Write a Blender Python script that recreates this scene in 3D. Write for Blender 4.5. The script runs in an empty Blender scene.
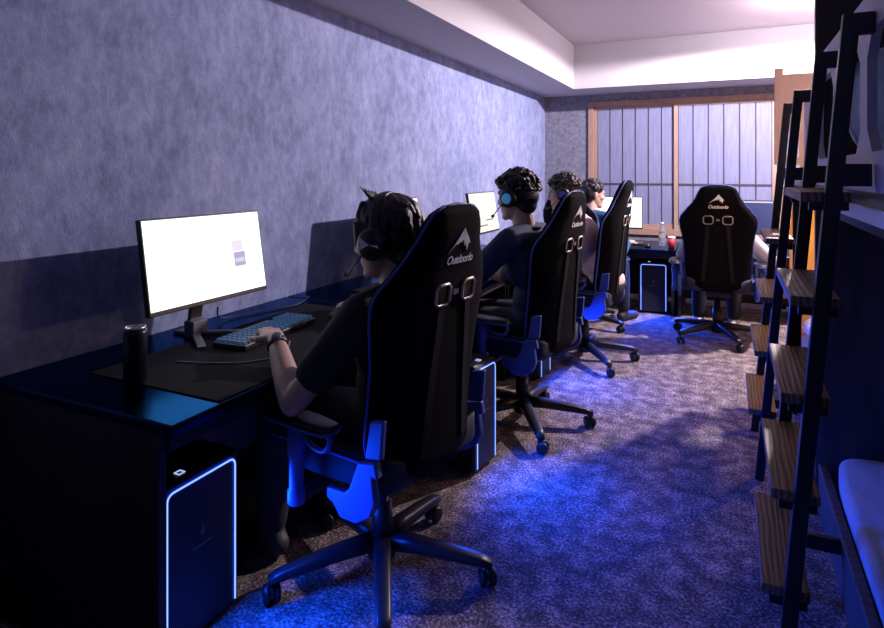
import bpy, bmesh, math, random
from mathutils import Vector, Matrix, Euler
R = math.radians
sin, cos, pi = math.sin, math.cos, math.pi
random.seed(7)
S = bpy.context.scene
COL = S.collection

# ------------------------------------------------------------------ materials
MATS = {}
def mat(name, col, rough=.5, metal=0., spec=.5, emit=None, es=0., bump=0., bscale=200., sheen=0.):
    if name in MATS: return MATS[name]
    m = bpy.data.materials.new(name); m.use_nodes = True
    nt = m.node_tree; b = nt.nodes['Principled BSDF']
    b.inputs['Base Color'].default_value = (*col, 1)
    b.inputs['Roughness'].default_value = rough
    b.inputs['Metallic'].default_value = metal
    b.inputs['Specular IOR Level'].default_value = spec
    if sheen: b.inputs['Sheen Weight'].default_value = sheen
    if emit:
        b.inputs['Emission Color'].default_value = (*emit, 1); b.inputs['Emission Strength'].default_value = es
    if bump:
        tc = nt.nodes.new('ShaderNodeTexCoord'); n = nt.nodes.new('ShaderNodeTexNoise'); bp = nt.nodes.new('ShaderNodeBump')
        n.inputs['Scale'].default_value = bscale; bp.inputs['Strength'].default_value = bump; bp.inputs['Distance'].default_value = .01
        nt.links.new(tc.outputs['Object'], n.inputs['Vector']); nt.links.new(n.outputs['Fac'], bp.inputs['Height'])
        nt.links.new(bp.outputs['Normal'], b.inputs['Normal'])
    MATS[name] = m
    return m

def noise_mat(name, stops, scale=(1,1,1), nscale=5., detail=6., rough=.8, bump=.3, bdist=.01, rgh=.6, wave=None, second=None):
    """noise (or wood wave) through a colour ramp, with bump"""
    m = bpy.data.materials.new(name); m.use_nodes = True
    nt = m.node_tree; L = nt.links; b = nt.nodes['Principled BSDF']
    b.inputs['Roughness'].default_value = rough
    tc = nt.nodes.new('ShaderNodeTexCoord'); mp = nt.nodes.new('ShaderNodeMapping')
    mp.inputs['Scale'].default_value = scale
    L.new(tc.outputs['Object'], mp.inputs['Vector'])
    if wave:
        n = nt.nodes.new('ShaderNodeTexWave'); n.inputs['Scale'].default_value = nscale
        n.bands_direction = wave
        n.inputs['Distortion'].default_value = 5; n.inputs['Detail'].default_value = 4; n.inputs['Detail Scale'].default_value = 1.2
    else:
        n = nt.nodes.new('ShaderNodeTexNoise'); n.inputs['Scale'].default_value = nscale
        n.inputs['Detail'].default_value = detail; n.inputs['Roughness'].default_value = rgh
    L.new(mp.outputs[0], n.inputs['Vector'])
    fac = n.outputs['Fac']
    if second:
        n2 = nt.nodes.new('ShaderNodeTexNoise'); n2.inputs['Scale'].default_value = second[0]; n2.inputs['Detail'].default_value = 4
        L.new(mp.outputs[0], n2.inputs['Vector'])
        mx = nt.nodes.new('ShaderNodeMix'); mx.data_type = 'FLOAT'; mx.inputs[0].default_value = second[1]
        L.new(fac, mx.inputs[2]); L.new(n2.outputs['Fac'], mx.inputs[3]); fac = mx.outputs[0]
    cr = nt.nodes.new('ShaderNodeValToRGB'); e = cr.color_ramp.elements
    while len(e) < len(stops): e.new(.5)
    for k, (p, c) in enumerate(stops): e[k].position = p; e[k].color = (*c, 1)
    L.new(fac, cr.inputs[0]); L.new(cr.outputs[0], b.inputs['Base Color'])
    if bump:
        bp = nt.nodes.new('ShaderNodeBump'); bp.inputs['Strength'].default_value = bump; bp.inputs['Distance'].default_value = bdist
        L.new(fac, bp.inputs['Height']); L.new(bp.outputs[0], b.inputs['Normal'])
    MATS[name] = m
    return m

M_wall = noise_mat('rough_plaster', [(.32,(.13,.16,.32)),(.5,(.262,.312,.55)),(.68,(.41,.465,.74))], (1,1.35,.85), 13, 12, .9, .6, .014, .74, second=(2.4,.3))
M_farwall = noise_mat('blue_grey_plaster', [(.3,(.13,.14,.20)),(.7,(.26,.27,.36))], (1,1,1), 25, 8, .9, .3)
M_ceil = mat('ceiling_paint', (.58,.53,.58), .9)
M_soffit = mat('soffit_paint', (.54,.53,.57), .9)
M_carpet = noise_mat('speckled_carpet', [(.37,(.025,.02,.024)),(.46,(.065,.053,.058)),(.54,(.215,.165,.165)),(.63,(.57,.43,.415))], (1,1,1), 100, 3, .95, .8, .010, .65, second=(14,.33))
M_wood = noise_mat('ladder_wood', [(.2,(.14,.075,.045)),(.8,(.30,.17,.105))], (1,.12,1), 22, rough=.55, bump=.1, wave='X')
M_peach = noise_mat('peach_wood', [(.3,(.52,.34,.28)),(.7,(.62,.42,.35))], (1,1,.3), 12, 5, .6, .05)
M_orange = noise_mat('golden_wood', [(.2,(.55,.27,.09)),(.8,(.72,.40,.16))], (1,1,.15), 8, rough=.5, bump=.05, wave='Y')
M_pinkwood = noise_mat('pale_frame_wood', [(.3,(.31,.205,.17)),(.7,(.39,.265,.215))], (1,1,.3), 14, 5, .6, .05)
M_darkwood = noise_mat('dark_brown_wood', [(.2,(.06,.042,.042)),(.8,(.10,.072,.068))], (1,1,.2), 8, rough=.6, bump=.05, wave='Y')
M_blind = noise_mat('lavender_paper_slats', [(.3,(.165,.185,.33)),(.7,(.22,.245,.41))], (6,6,.5), 8, rough=.85, bump=.1)
M_gap = mat('slat_gap_dark', (.06,.05,.08), .9)
M_black = mat('black_steel', (.010,.010,.014), .45)
M_panel = mat('lilac_painted_board', (.62,.58,.70), .75)
M_edge = mat('pale_board_edge', (.86,.88,.92), .5)
M_dark = mat('black_board', (.010,.010,.014), .7)
M_desk = noise_mat('desk_laminate', [(.3,(.017,.032,.066)),(.7,(.022,.038,.078))], (1,1,1), 40, rough=.20, bump=.0)
M_desk.node_tree.nodes['Principled BSDF'].inputs['Metallic'].default_value = 1
M_desk.node_tree.nodes['Principled BSDF'].inputs['Specular Tint'].default_value = (.42,.58,.95,1)
M_deskdark = mat('desk_black_frame', (.008,.008,.011), .6)
M_mat = mat('mat_cloth', (.007,.008,.013), .9, 0, .15, bump=.2, bscale=900)
M_plastic = mat('black_plastic', (.012,.012,.016), .4)
M_grey = mat('grey_plastic', (.16,.16,.20), .45)
M_fabric = mat('black_chair_fabric', (.005,.005,.008), .95, 0, .06, bump=.25, bscale=700)
M_fabric2 = mat('dark_blue_chair_fabric', (.014,.020,.055), .75, bump=.25, bscale=700)
M_blueplate = mat('blue_plastic', (.055,.095,.38), .45)
M_piping = mat('blue_piping', (.05,.09,.40), .6)
M_white = mat('white_print', (.88,.87,.92), .7)
M_ring = mat('brushed_ring', (.42,.37,.34), .4, .6)
M_strap = mat('strap_webbing', (.014,.014,.018), .9, 0, .15, bump=.3, bscale=500)
M_key = mat('keycap_plastic', (.05,.06,.09), .4, emit=(.08,.35,.9), es=.09)
M_skin = mat('skin', (.52,.34,.28), .55, bump=.05, bscale=120)
M_hair = mat('black_hair', (.010,.009,.012), .42, bump=.4, bscale=160)
M_shirtblack = mat('black_shirt_cloth', (.012,.013,.018), .85, bump=.15, bscale=400)
M_shirtnavy = mat('navy_shirt_cloth', (.012,.022,.065), .85, bump=.15, bscale=400)
M_shirtpink = mat('pale_pink_shirt_cloth', (.80,.58,.60), .85, bump=.15, bscale=400)
M_shirtteal = mat('blue_shirt_cloth', (.02,.08,.20), .85, bump=.15, bscale=400)
M_shirtpale = mat('pale_blue_shirt_cloth', (.50,.56,.70), .85, bump=.15, bscale=400)
M_pants = mat('dark_trouser_cloth', (.014,.016,.028), .9)
M_shoe = mat('dark_shoe', (.03,.03,.035), .6)
M_sock = mat('white_trainer', (.65,.65,.68), .6)
M_eye = mat('eye_white', (.8,.8,.8), .2)
M_iris = mat('iris_dark', (.02,.012,.01), .2)
M_led = mat('led_strip', (.2,.4,1), .4, emit=(.34,.56,1.0), es=1.15)
M_halo = mat('led_glow_halo', (.0,.01,.05), .5, emit=(.0,.018,.42), es=.7)  # blue camera glow around the LED strips, put into an emissive colour
M_ledw = mat('led_button', (.6,.7,1), .4, emit=(.5,.6,1.0), es=.9)
M_cyan = mat('cyan_light', (.1,.5,.8), .4, emit=(.03,.22,.5), es=.28)
M_screen = mat('white_screen', (.02,.02,.02), .3, emit=(.93,.95,1.0), es=1.6)
M_screen2 = mat('cream_screen', (.02,.02,.02), .3, emit=(1.0,.97,.86), es=1.0)
M_screenblue = mat('blue_screen', (.01,.02,.06), .3, emit=(.004,.016,.085), es=1.0)
M_pix_lilac = mat('screen_lilac', (.02,.02,.02), .3, emit=(.42,.36,.62), es=1.0)
M_pix_dark = mat('screen_dark', (.02,.02,.02), .3, emit=(.12,.10,.12), es=1.0)
M_pix_pale = mat('screen_pale', (.02,.02,.02), .3, emit=(.78,.75,.86), es=1.0)
M_glasslamp = mat('lamp_diffuser', (.9,.9,.9), .4, emit=(1,.93,.96), es=12)
M_alu = mat('can_aluminium', (.60,.58,.57), .25, .9)
M_can = mat('can_print', (.012,.012,.02), .3, .4)
M_clear = mat('clear_bottle', (.75,.80,.92), .08)
M_red = mat('red_label', (.55,.03,.05), .5)
M_sheet = noise_mat('blue_grey_sheet', [(.3,(.38,.40,.48)),(.7,(.50,.52,.60))], (1,1,1), 6, rough=.9, bump=.5, bdist=.03)
M_duvet = noise_mat('pale_blue_duvet', [(.35,(.40,.52,.74)),(.65,(.62,.70,.85))], (1,1,1), 7, rough=.9, bump=.6, bdist=.04)
M_pillow = mat('white_pillow_cloth', (.75,.72,.70), .9)
def glassy():
    m = bpy.data.materials.new('clear_plastic'); m.use_nodes = True
    b = m.node_tree.nodes['Principled BSDF']; b.inputs['Transmission Weight'].default_value = .85
    b.inputs['Base Color'].default_value = (.85,.9,1,1); b.inputs['Roughness'].default_value = .08; b.inputs['IOR'].default_value = 1.3
    return m
M_clear = glassy()

# ------------------------------------------------------------------ object helpers
def link(o, parent=None, m=None):
    COL.objects.link(o)
    if parent: o.parent = parent
    if m: o.data.materials.append(m)
    return o
def obj(name, bm, m, parent=None, smooth=False, loc=None, bevel=0.):
    me = bpy.data.meshes.new(name)
    bmesh.ops.recalc_face_normals(bm, faces=bm.faces)
    bm.to_mesh(me); bm.free()
    if smooth:
        for p in me.polygons: p.use_smooth = True
    o = link(bpy.data.objects.new(name, me), parent, m)
    if loc: o.location = loc
    if bevel:
        bv = o.modifiers.new('bevel', 'BEVEL'); bv.width = bevel; bv.segments = 2; bv.limit_method = 'ANGLE'
        for p in me.polygons: p.use_smooth = True
        o.modifiers.new('wn', 'WEIGHTED_NORMAL')
    return o
def thing(name, label, cat, loc=(0,0,0), rz=0., group=None):
    o = bpy.data.objects.new(name, None); COL.objects.link(o)
    o.empty_display_size = .1
    o.location = loc; o.rotation_euler = (0,0,R(rz))
    return tag(o, label, cat, group)
def tag(o, label, cat, group=None, kind=None):
    o['label'] = label; o['category'] = cat
    if group: o['group'] = group
    if kind: o['kind'] = kind
    return o
def dup(root, loc, rz, label, group=None):
    r = root.copy(); COL.objects.link(r); r.location = loc; r.rotation_euler = (0,0,R(rz))
    r['label'] = label
    if group: r['group'] = group
    for ch in list(root.children):
        c = ch.copy(); COL.objects.link(c); c.parent = r
        for g in list(ch.children):
            d = g.copy(); COL.objects.link(d); d.parent = c
    return r
def struct(name, bm, m, label=None, cat=None, parent=None, bevel=0.):
    o = obj(name, bm, m, parent, bevel=bevel)
    if not parent: o['kind'] = 'structure'
    if label: o['label'] = label; o['category'] = cat
    return o

def bx(bm, x0, x1, y0, y1, z0, z1, M=None):
    v = [bm.verts.new((x,y,z)) for x in (x0,x1) for y in (y0,y1) for z in (z0,z1)]
    for f in ((0,1,3,2),(4,6,7,5),(0,4,5,1),(2,3,7,6),(0,2,6,4),(1,5,7,3)): bm.faces.new([v[i] for i in f])
    if M is not None: bmesh.ops.transform(bm, matrix=M, verts=v)
    return bm
def box(*a, M=None): return bx(bmesh.new(), *a, M=M)
def frame_of(a, b, up=Vector((0,0,1))):
    d = (b-a).normalized()
    s = d.cross(up)
    if s.length < 1e-4: s = d.cross(Vector((0,1,0)))
    s.normalize(); u = s.cross(d)
    return d, s, u
def bar(bm, a, b, w, h, up=Vector((0,0,1))):
    a, b = Vector(a), Vector(b); d, s, u = frame_of(a, b, up)
    r0 = [bm.verts.new(a + s*i*w/2 + u*j*h/2) for i, j in ((-1,-1),(1,-1),(1,1),(-1,1))]
    r1 = [bm.verts.new(b + s*i*w/2 + u*j*h/2) for i, j in ((-1,-1),(1,-1),(1,1),(-1,1))]
    for k in range(4): bm.faces.new((r0[k], r0[(k+1)%4], r1[(k+1)%4], r1[k]))
    bm.faces.new(r0[::-1]); bm.faces.new(r1)
    return bm
def tube(bm, pts, r, n=8, closed=False):
    pts = [Vector(p) for p in pts]; N = len(pts)
    rs = r if isinstance(r, (list, tuple)) else [r]*N
    rings = []; up = None
    for i, p in enumerate(pts):
        a = pts[(i-1) % N] if (closed or i > 0) else p
        b = pts[(i+1) % N] if (closed or i < N-1) else p
        d = (b-a).normalized()
        if up is None:
            up = Vector((0,0,1)) if abs(d.z) < .9 else Vector((0,1,0))
        s = d.cross(up).normalized(); up = s.cross(d).normalized()
        rings.append([bm.verts.new(p + (s*cos(2*pi*k/n) + up*sin(2*pi*k/n))*rs[i]) for k in range(n)])
    for i in range(N if closed else N-1):
        A, B = rings[i], rings[(i+1) % N]
        for k in range(n): bm.faces.new((A[k], A[(k+1)%n], B[(k+1)%n], B[k]))
    if not closed:
        bm.faces.new(rings[0][::-1]); bm.faces.new(rings[-1])
    return bm
def lathe(bm, prof, n=24, c=(0,0,0), axis='Z'):
    rings = []
    for r, z in prof:
        ring = []
        for k in range(n):
            a = 2*pi*k/n; x, y = r*cos(a), r*sin(a)
            p = (x,y,z) if axis == 'Z' else ((x,z,y) if axis == 'Y' else (z,x,y))
            ring.append(bm.verts.new(Vector(c)+Vector(p)))
        rings.append(ring)
    for A, B in zip(rings, rings[1:]):
        for k in range(n): bm.faces.new((A[k], A[(k+1)%n], B[(k+1)%n], B[k]))
    bm.faces.new(rings[0][::-1]); bm.faces.new(rings[-1])
    return bm
def prism(bm, poly, f, t0, t1):
    """poly: 2D points; f(u,v,t) -> 3D"""
    a = [bm.verts.new(f(u,v,t0)) for u, v in poly]; b = [bm.verts.new(f(u,v,t1)) for u, v in poly]
    n = len(poly)
    for k in range(n): bm.faces.new((a[k], a[(k+1)%n], b[(k+1)%n], b[k]))
    bm.faces.new(a[::-1]); bm.faces.new(b)
    return bm
def loft(bm, rings, cap=True):
    vr = [[bm.verts.new(p) for p in r] for r in rings]; n = len(vr[0])
    for A, B in zip(vr, vr[1:]):
        for k in range(n): bm.faces.new((A[k], A[(k+1)%n], B[(k+1)%n], B[k]))
    if cap: bm.faces.new(vr[0][::-1]); bm.faces.new(vr[-1])
    return bm
def sup(n, e):   # superellipse unit ring
    out = []
    for k in range(n):
        a = 2*pi*k/n; c, s = cos(a), sin(a)
        out.append((math.copysign(abs(c)**(2/e), c), math.copysign(abs(s)**(2/e), s)))
    return out
def path(pts, m=6, closed=False):   # catmull-rom
    pts = [Vector(p) for p in pts]; out = []; N = len(pts)
    for i in range(N if closed else N-1):
        if closed: p0,p1,p2,p3 = (pts[(i+k-1)%N] for k in range(4))
        else: p0 = pts[max(i-1,0)]; p1 = pts[i]; p2 = pts[i+1]; p3 = pts[min(i+2,N-1)]
        for k in range(m):
            t = k/m
            out.append(.5*((2*p1)+(p2-p0)*t+(2*p0-5*p1+4*p2-p3)*t*t+(3*p1-p0-3*p2+p3)*t**3))
    if not closed: out.append(pts[-1])
    return out

class Clay:
    """overlapping tapered limbs and balls fused into one continuous skin"""
    def __init__(s): s.bm = bmesh.new()
    def ball(s, c, r, M=None, sub=3):
        if not isinstance(r, (tuple, list)): r = (r,r,r)
        m = Matrix.Translation(Vector(c)) @ (M if M is not None else Matrix()) @ Matrix.Diagonal((*r,1))
        bmesh.ops.create_icosphere(s.bm, subdivisions=sub, radius=1, matrix=m)
    def limb(s, pts, rad):
        pts = [Vector(p) for p in pts]
        for p, r in zip(pts, rad): s.ball(p, r, sub=2)
        for a, b, r, q in zip(pts, pts[1:], rad, rad[1:]):
            d = b-a
            if d.length < 1e-5: continue
            m = Matrix.Translation((a+b)/2) @ d.to_track_quat('Z','Y').to_matrix().to_4x4()
            bmesh.ops.create_cone(s.bm, cap_ends=True, segments=14, radius1=r, radius2=q, depth=d.length, matrix=m)
    def build(s, name, m, parent, voxel=.006, smooth=4, M=None):
        if M is not None: bmesh.ops.transform(s.bm, matrix=M, verts=s.bm.verts)
        o = obj(name, s.bm, m, parent)
        rm = o.modifiers.new('r','REMESH'); rm.mode = 'VOXEL'; rm.voxel_size = voxel; rm.use_smooth_shade = True
        if smooth:
            sm = o.modifiers.new('s','SMOOTH'); sm.iterations = smooth; sm.factor = .5
        dg = bpy.context.evaluated_depsgraph_get()
        me = bpy.data.meshes.new_from_object(o.evaluated_get(dg))
        old = o.data; o.modifiers.clear(); o.data = me; bpy.data.meshes.remove(old)
        me.name = name
        if not me.materials: me.materials.append(m)
        for p in me.polygons: p.use_smooth = True
        return o

# ------------------------------------------------------------------ the room (X right, Y into the room, Z up)
WX, FY, CZ = -2.03, 7.15, 2.74
SX, SY, SZ = -1.54, 6.56, 2.26      # soffit edges
RX = 1.48
struct('floor', box(WX-.1, RX+.1, -1.6, FY+.1, -.06, 0), M_carpet, 'dark speckled carpet floor with blotchy grey pattern', 'floor')
struct('wall_left', box(WX-.1, WX, -1.6, FY+.1, 0, CZ), M_wall, 'long textured blue grey plaster wall behind the desks', 'wall')
struct('wall_right', box(RX, RX+.1, -1.6, FY+.1, 0, CZ), M_darkwood, 'dark wall behind the bunk beds', 'wall')
WL, WR, WB, WT = -1.50, .50, .64, 2.17
bm = bmesh.new()
bx(bm, WX, WL, FY, FY+.1, 0, CZ); bx(bm, WR, RX, FY, FY+.1, 0, CZ)
bx(bm, WL, WR, FY, FY+.1, 0, WB); bx(bm, WL, WR, FY, FY+.1, WT, CZ)
struct('wall_far', bm, M_farwall, 'far blue grey wall around the slatted window screens', 'wall')
struct('ceiling', box(WX-.1, RX+.1, -1.6, FY+.1, CZ, CZ+.08), M_ceil, 'pinkish white ceiling', 'ceiling')
struct('trim_1', box(WX, SX, -1.6, FY, SZ, CZ), M_soffit, 'boxed ceiling beam running along the left wall', 'beam')
struct('trim_2', box(SX, RX, SY, FY, SZ, CZ), M_soffit, 'boxed ceiling beam across the far wall', 'beam')
struct('baseboard_left', box(WX, WX+.015, -1.6, FY, 0, .07), M_darkwood, 'dark skirting board under the left wall', 'baseboard')

# window with two sliding slatted screens
fr = bmesh.new()
t = .055
bx(fr, WL, WL+t, FY-.03, FY+.05, WB, WT); bx(fr, WR-t, WR, FY-.03, FY+.05, WB, WT)
bx(fr, WL, WR, FY-.032, FY+.05, WT-t, WT); bx(fr, WL, WR, FY-.032, FY+.05, WB, WB+.07)
win = struct('window_1', fr, M_pinkwood, 'far window with pale wood frame and two slatted sliding screens', 'window')
MX = -.537
def screen_panel(x0, x1, y):
    f = bmesh.new(); w = .042
    bx(f, x0, x0+w, y-.012, y+.012, WB+.07, WT-t); bx(f, x1-w, x1, y-.012, y+.012, WB+.07, WT-t)
    bx(f, x0, x1, y-.011, y+.011, WT-t-.03, WT-t); bx(f, x0, x1, y-.011, y+.011, WB+.07, WB+.12)
    o = obj('sliding_screen', f, M_pinkwood, win)
    p = bmesh.new(); n = 6; a, b = x0+w, x1-w; s = (b-a)/n
    for k in range(n): bx(p, a+k*s+.007, a+(k+1)*s-.007, y-.003, y+.003, WB+.10, WT-t-.02)
    obj('slats', p, M_blind, o)
    g = bmesh.new(); bx(g, a, b, y+.004, y+.007, WB+.10, WT-t-.02); bx(g, a, b, y-.010, y-.003, 1.20, 1.222)
    obj('slat_backing', g, M_gap, o)
screen_panel(WL+t, MX+.03, FY+.022)
screen_panel(MX-.02, WR-t, FY-.005)

# ------------------------------------------------------------------ desks
DZ = .72
def desk(x0, x1, y0, y1, z, label, front, group):
    t = thing('desk', label, 'desk', ((x0+x1)/2, (y0+y1)/2, 0), 0, group)
    hx, hy = (x1-x0)/2, (y1-y0)/2
    obj('desk_top', box(-hx, hx, -hy, hy, z-.03, z), M_desk, t, bevel=.006)
    if front == 'x':
        obj('side_panel', box(-hx+.02, hx-.06, -hy+.012, -hy+.035, 0, z-.03), M_deskdark, t)
        obj('side_panel', box(-hx+.02, hx-.06, hy-.035, hy-.012, 0, z-.03), M_deskdark, t)
        obj('back_panel', box(-hx+.02, -hx+.04, -hy+.035, hy-.035, .25, z-.03), M_deskdark, t)
        obj('front_rail', box(hx-.08, hx-.05, -hy+.035, hy-.035, z-.09, z-.03), M_deskdark, t)
    else:
        obj('side_panel', box(-hx+.012, -hx+.035, -hy+.05, hy-.02, 0, z-.03), M_deskdark, t)
        obj('side_panel', box(hx-.035, hx-.012, -hy+.05, hy-.02, 0, z-.03), M_deskdark, t)
        obj('back_panel', box(-hx+.035, hx-.035, hy-.06, hy-.04, .05, z-.03), M_deskdark, t)
        obj('front_rail', box(-hx+.035, hx-.035, -hy+.05, -hy+.08, z-.09, z-.03), M_deskdark, t)
    return t
desk(WX+.005, -1.245, 1.05, 2.395, DZ, 'nearest dark desk along the left wall, its corner showing pale blue', 'x', 'desks along the left wall')
desk(WX+.005, -1.245, 2.405, 3.695, DZ, 'dark desk under the second monitor along the left wall', 'x', 'desks along the left wall')
desk(WX+.005, -1.245, 3.705, 4.86, DZ, 'dark desk under the third monitor, farthest along the left wall', 'x', 'desks along the left wall')
FZ = .62
desk(-1.75, -.455, 5.93, 6.72, FZ, 'low dark desk before the left window screen with glowing tower beneath', 'y', 'desks below the window')
desk(-.445, .62, 5.93, 6.72, FZ, 'low dark desk before the right window screen, in front of the facing-away chair', 'y', 'desks below the window')

# desk mats
def deskmat(x0, x1, y0, y1, z, label):
    o = obj('desk_mat', box(x0, x1, y0, y1, z+.0005, z+.004), M_mat, bevel=.002)
    return tag(o, label, 'desk mat', 'desk mats')
deskmat(-1.80, -1.256, 1.215, 2.30, DZ, 'large black desk mat under the nearest keyboard')
deskmat(-1.80, -1.30, 2.65, 3.60, DZ, 'black desk mat on the second desk, behind the first seated player')
deskmat(-1.45, -.75, 6.0, 6.45, FZ, 'black desk mat on the low window desk beside the bottle')

# ------------------------------------------------------------------ monitors
def make_monitor(label, loc, rz, screen, content=None, w=.57, h=.335):
    t = thing('monitor', label, 'monitor', loc, rz, 'flat screen monitors')
    tilt = Matrix.Translation((0,0,.135+h/2)) @ Matrix.Rotation(R(-9), 4, 'Y')
    b = bmesh.new()
    bx(b, -.022, 0, -w/2, w/2, -h/2, h/2, M=tilt); bx(b, -.045, -.02, -w*.32, w*.32, -h*.33, h*.33, M=tilt)
    obj('housing', b, M_plastic, t, bevel=.003)
    s = bmesh.new(); e = .007
    bx(s, 0, .0015, -w/2+e, w/2-e, -h/2+.016, h/2-e, M=tilt)
    so = obj('screen', s, screen, t)
    for (y0,y1,z0,z1,m) in content or []:
        c = bmesh.new(); bx(c, .0012, .0022, y0*w, y1*w, z0*h, z1*h, M=tilt); obj('page_picture', c, m, so)
    n = bmesh.new(); bar(n, (-.04,0,.30), (-.085,0,.05), .055, .018); bx(n, -.10,-.05,-.035,.035,.0,.06)
    obj('stand_neck', n, M_grey, t, bevel=.004)
    f = bmesh.new()
    for s_ in (-1, 1): bar(f, (-.08,0,.010), (.10, s_*.13, .006), .03, .011)
    bar(f, (-.07,0,.010), (-.17,0,.007), .05, .012)
    obj('stand_foot', f, M_grey, t, bevel=.003)
    return t
pg = [(.21,.315,-.15,.02,M_pix_lilac),(.22,.305,-.10,-.05,M_pix_pale),(.20,.30,.03,.16,M_pix_pale)]
make_monitor('nearest monitor with bright white page, at left edge of the desks', (-1.785,1.68,DZ), 0, M_screen, pg)
make_monitor('second monitor mostly hidden behind the nearest player\'s head', (-1.785,3.125,DZ), 0, M_screen)
make_monitor('third monitor with cream page and dark pen lines beside curly haired player', (-1.785,4.52,DZ-.0), 0, M_screen2,
             [(-.30,-.27,-.30,.12,M_pix_dark),(-.28,.05,-.32,-.29,M_pix_dark),(.02,.30,-.20,-.17,M_pix_dark)])
make_monitor('bright white monitor before the left window screen', (-1.10,6.50,FZ), -82, M_screen)
make_monitor('dark blue monitor to the right of the facing-away chair', (.11,6.42,FZ), -90, M_screenblue, [(-.48,.48,.42,.46,M_pix_pale)], .54, .33)

# ------------------------------------------------------------------ keyboards, mice
def make_keyboard(label, loc, rz, keys=True):
    t = thing('keyboard', label, 'keyboard', loc, rz, 'keyboards')
    obj('keyboard_case', box(-.072,.072,-.222,.222,0,.022), M_plastic, t, bevel=.005)
    if keys:
        k = box(-.0075,.0075,-.0083,.0083,.022,.031); me = None
        for r in range(6):
            for c in range(16):
                if r == 0 and 4 <= c <= 9: continue
                x, y = -.056+.0215*r + (.002 if r < 5 else .004), .205-.0273*c
                if me is None:
                    o = obj('key', k, M_key, t); me = o.data
                else:
                    o = link(bpy.data.objects.new('key', me), t)
                o.location = (x,y,0)
        obj('space_bar', box(-.0075,.0075,-.07,.07,.022,.030), M_key, t, loc=(-.055,.01,0))
    else:
        b = bmesh.new()
        for r in range(5):
            for c in range(14): bx(b, -.06+.024*r,-.042+.024*r,-.21+.03*c,-.186+.03*c,.02,.029)
        obj('key_bed', b, M_key, t)
    return t
make_keyboard('keyboard with blue lit keys under the nearest player\'s hand', (-1.61,1.80,DZ+.004), 5)
make_keyboard('keyboard on the second desk in front of curly haired player', (-1.58,3.10,DZ+.004), 2, False)
make_keyboard('keyboard on the third desk in front of player with glasses', (-1.58,4.38,DZ+.001), -2, False)
make_keyboard('keyboard on the low window desk left of the bottle', (-.98,6.20,FZ+.004), -88, False)
make_keyboard('keyboard on the low desk hidden in front of the facing-away chair', (.08,6.15,FZ), -90, False)
def make_mouse(label, loc, rz):
    t = thing('computer_mouse', label, 'mouse', loc, rz, 'computer mice')
    c = Clay(); c.ball((0,0,.012),(.058,.031,.016)); c.ball((-.012,0,.018),(.04,.028,.02))
    c.build('mouse_shell', M_plastic, t, .004, 3)
    obj('scroll_wheel', lathe(bmesh.new(), [(.004,-.004),(.008,-.003),(.008,.003),(.004,.004)], 12, (.035,0,.026), 'Y'), M_grey, t)
    return t
make_mouse('mouse under the nearest player\'s right hand on the mat', (-1.50,2.12,DZ+.004), 172)
make_mouse('mouse beside the keyboard on the low window desk', (-.72,6.16,FZ+.0), 95)

# can, bottle, cup
t = thing('drink_can', 'tall dark can with silver rim on the nearest desk left of the monitor', 'can', (-1.60,1.22,DZ+.004))
obj('can_body', lathe(bmesh.new(), [(.026,0),(.033,.008),(.033,.148),(.029,.158)], 28), M_can, t, True)
obj('can_lid', lathe(bmesh.new(), [(.029,.158),(.0285,.165),(.0265,.165),(.025,.160),(.001,.160)], 28), M_alu, t, True)
obj('pull_tab', box(-.012,.006,-.007,.007,.161,.163), M_alu, t)
t = thing('water_bottle', 'clear plastic bottle standing on the low window desk left of the chair', 'bottle', (-.60,6.3,FZ))
obj('bottle_body', lathe(bmesh.new(), [(.028,0),(.033,.01),(.033,.06),(.030,.07),(.033,.08),(.033,.14),(.022,.185),(.013,.20),(.013,.215)], 24), M_clear, t, True)
obj('bottle_cap', lathe(bmesh.new(), [(.015,.212),(.015,.232),(.012,.234)], 20), M_white, t, True)
t = thing('drink_cup', 'small red paper cup beside the clear bottle on the low window desk', 'cup', (-.50,6.12,FZ))
obj('cup_body', lathe(bmesh.new(), [(.026,0),(.036,.10),(.034,.10),(.025,.01)], 24), M_red, t, True)
obj('cup_lid', lathe(bmesh.new(), [(.037,.10),(.037,.107),(.030,.115)], 24), M_white, t, True)

# cables on the nearest desk
def cord(name, pts, r, label, cat, m=None):
    return tag(obj(name, tube(bmesh.new(), path(pts, 8), r, 8), m or M_plastic, None, True), label, cat)
cord('monitor_cable', [(-1.87,1.80,.80),(-1.93,1.88,.735),(-1.90,2.05,.727),(-1.84,2.25,.725),(-1.90,2.42,.726)], .0035, 'thin black cable curling on the desk behind the nearest keyboard', 'cable')
cord('headset_cable', [(-1.64,1.40,.7275),(-1.52,1.44,.7275),(-1.42,1.50,.7275),(-1.38,1.62,.7275),(-1.46,1.75,.7275)], .0028, 'thin cable lying on the mat in front of the nearest keyboard', 'cable', M_grey)

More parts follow.
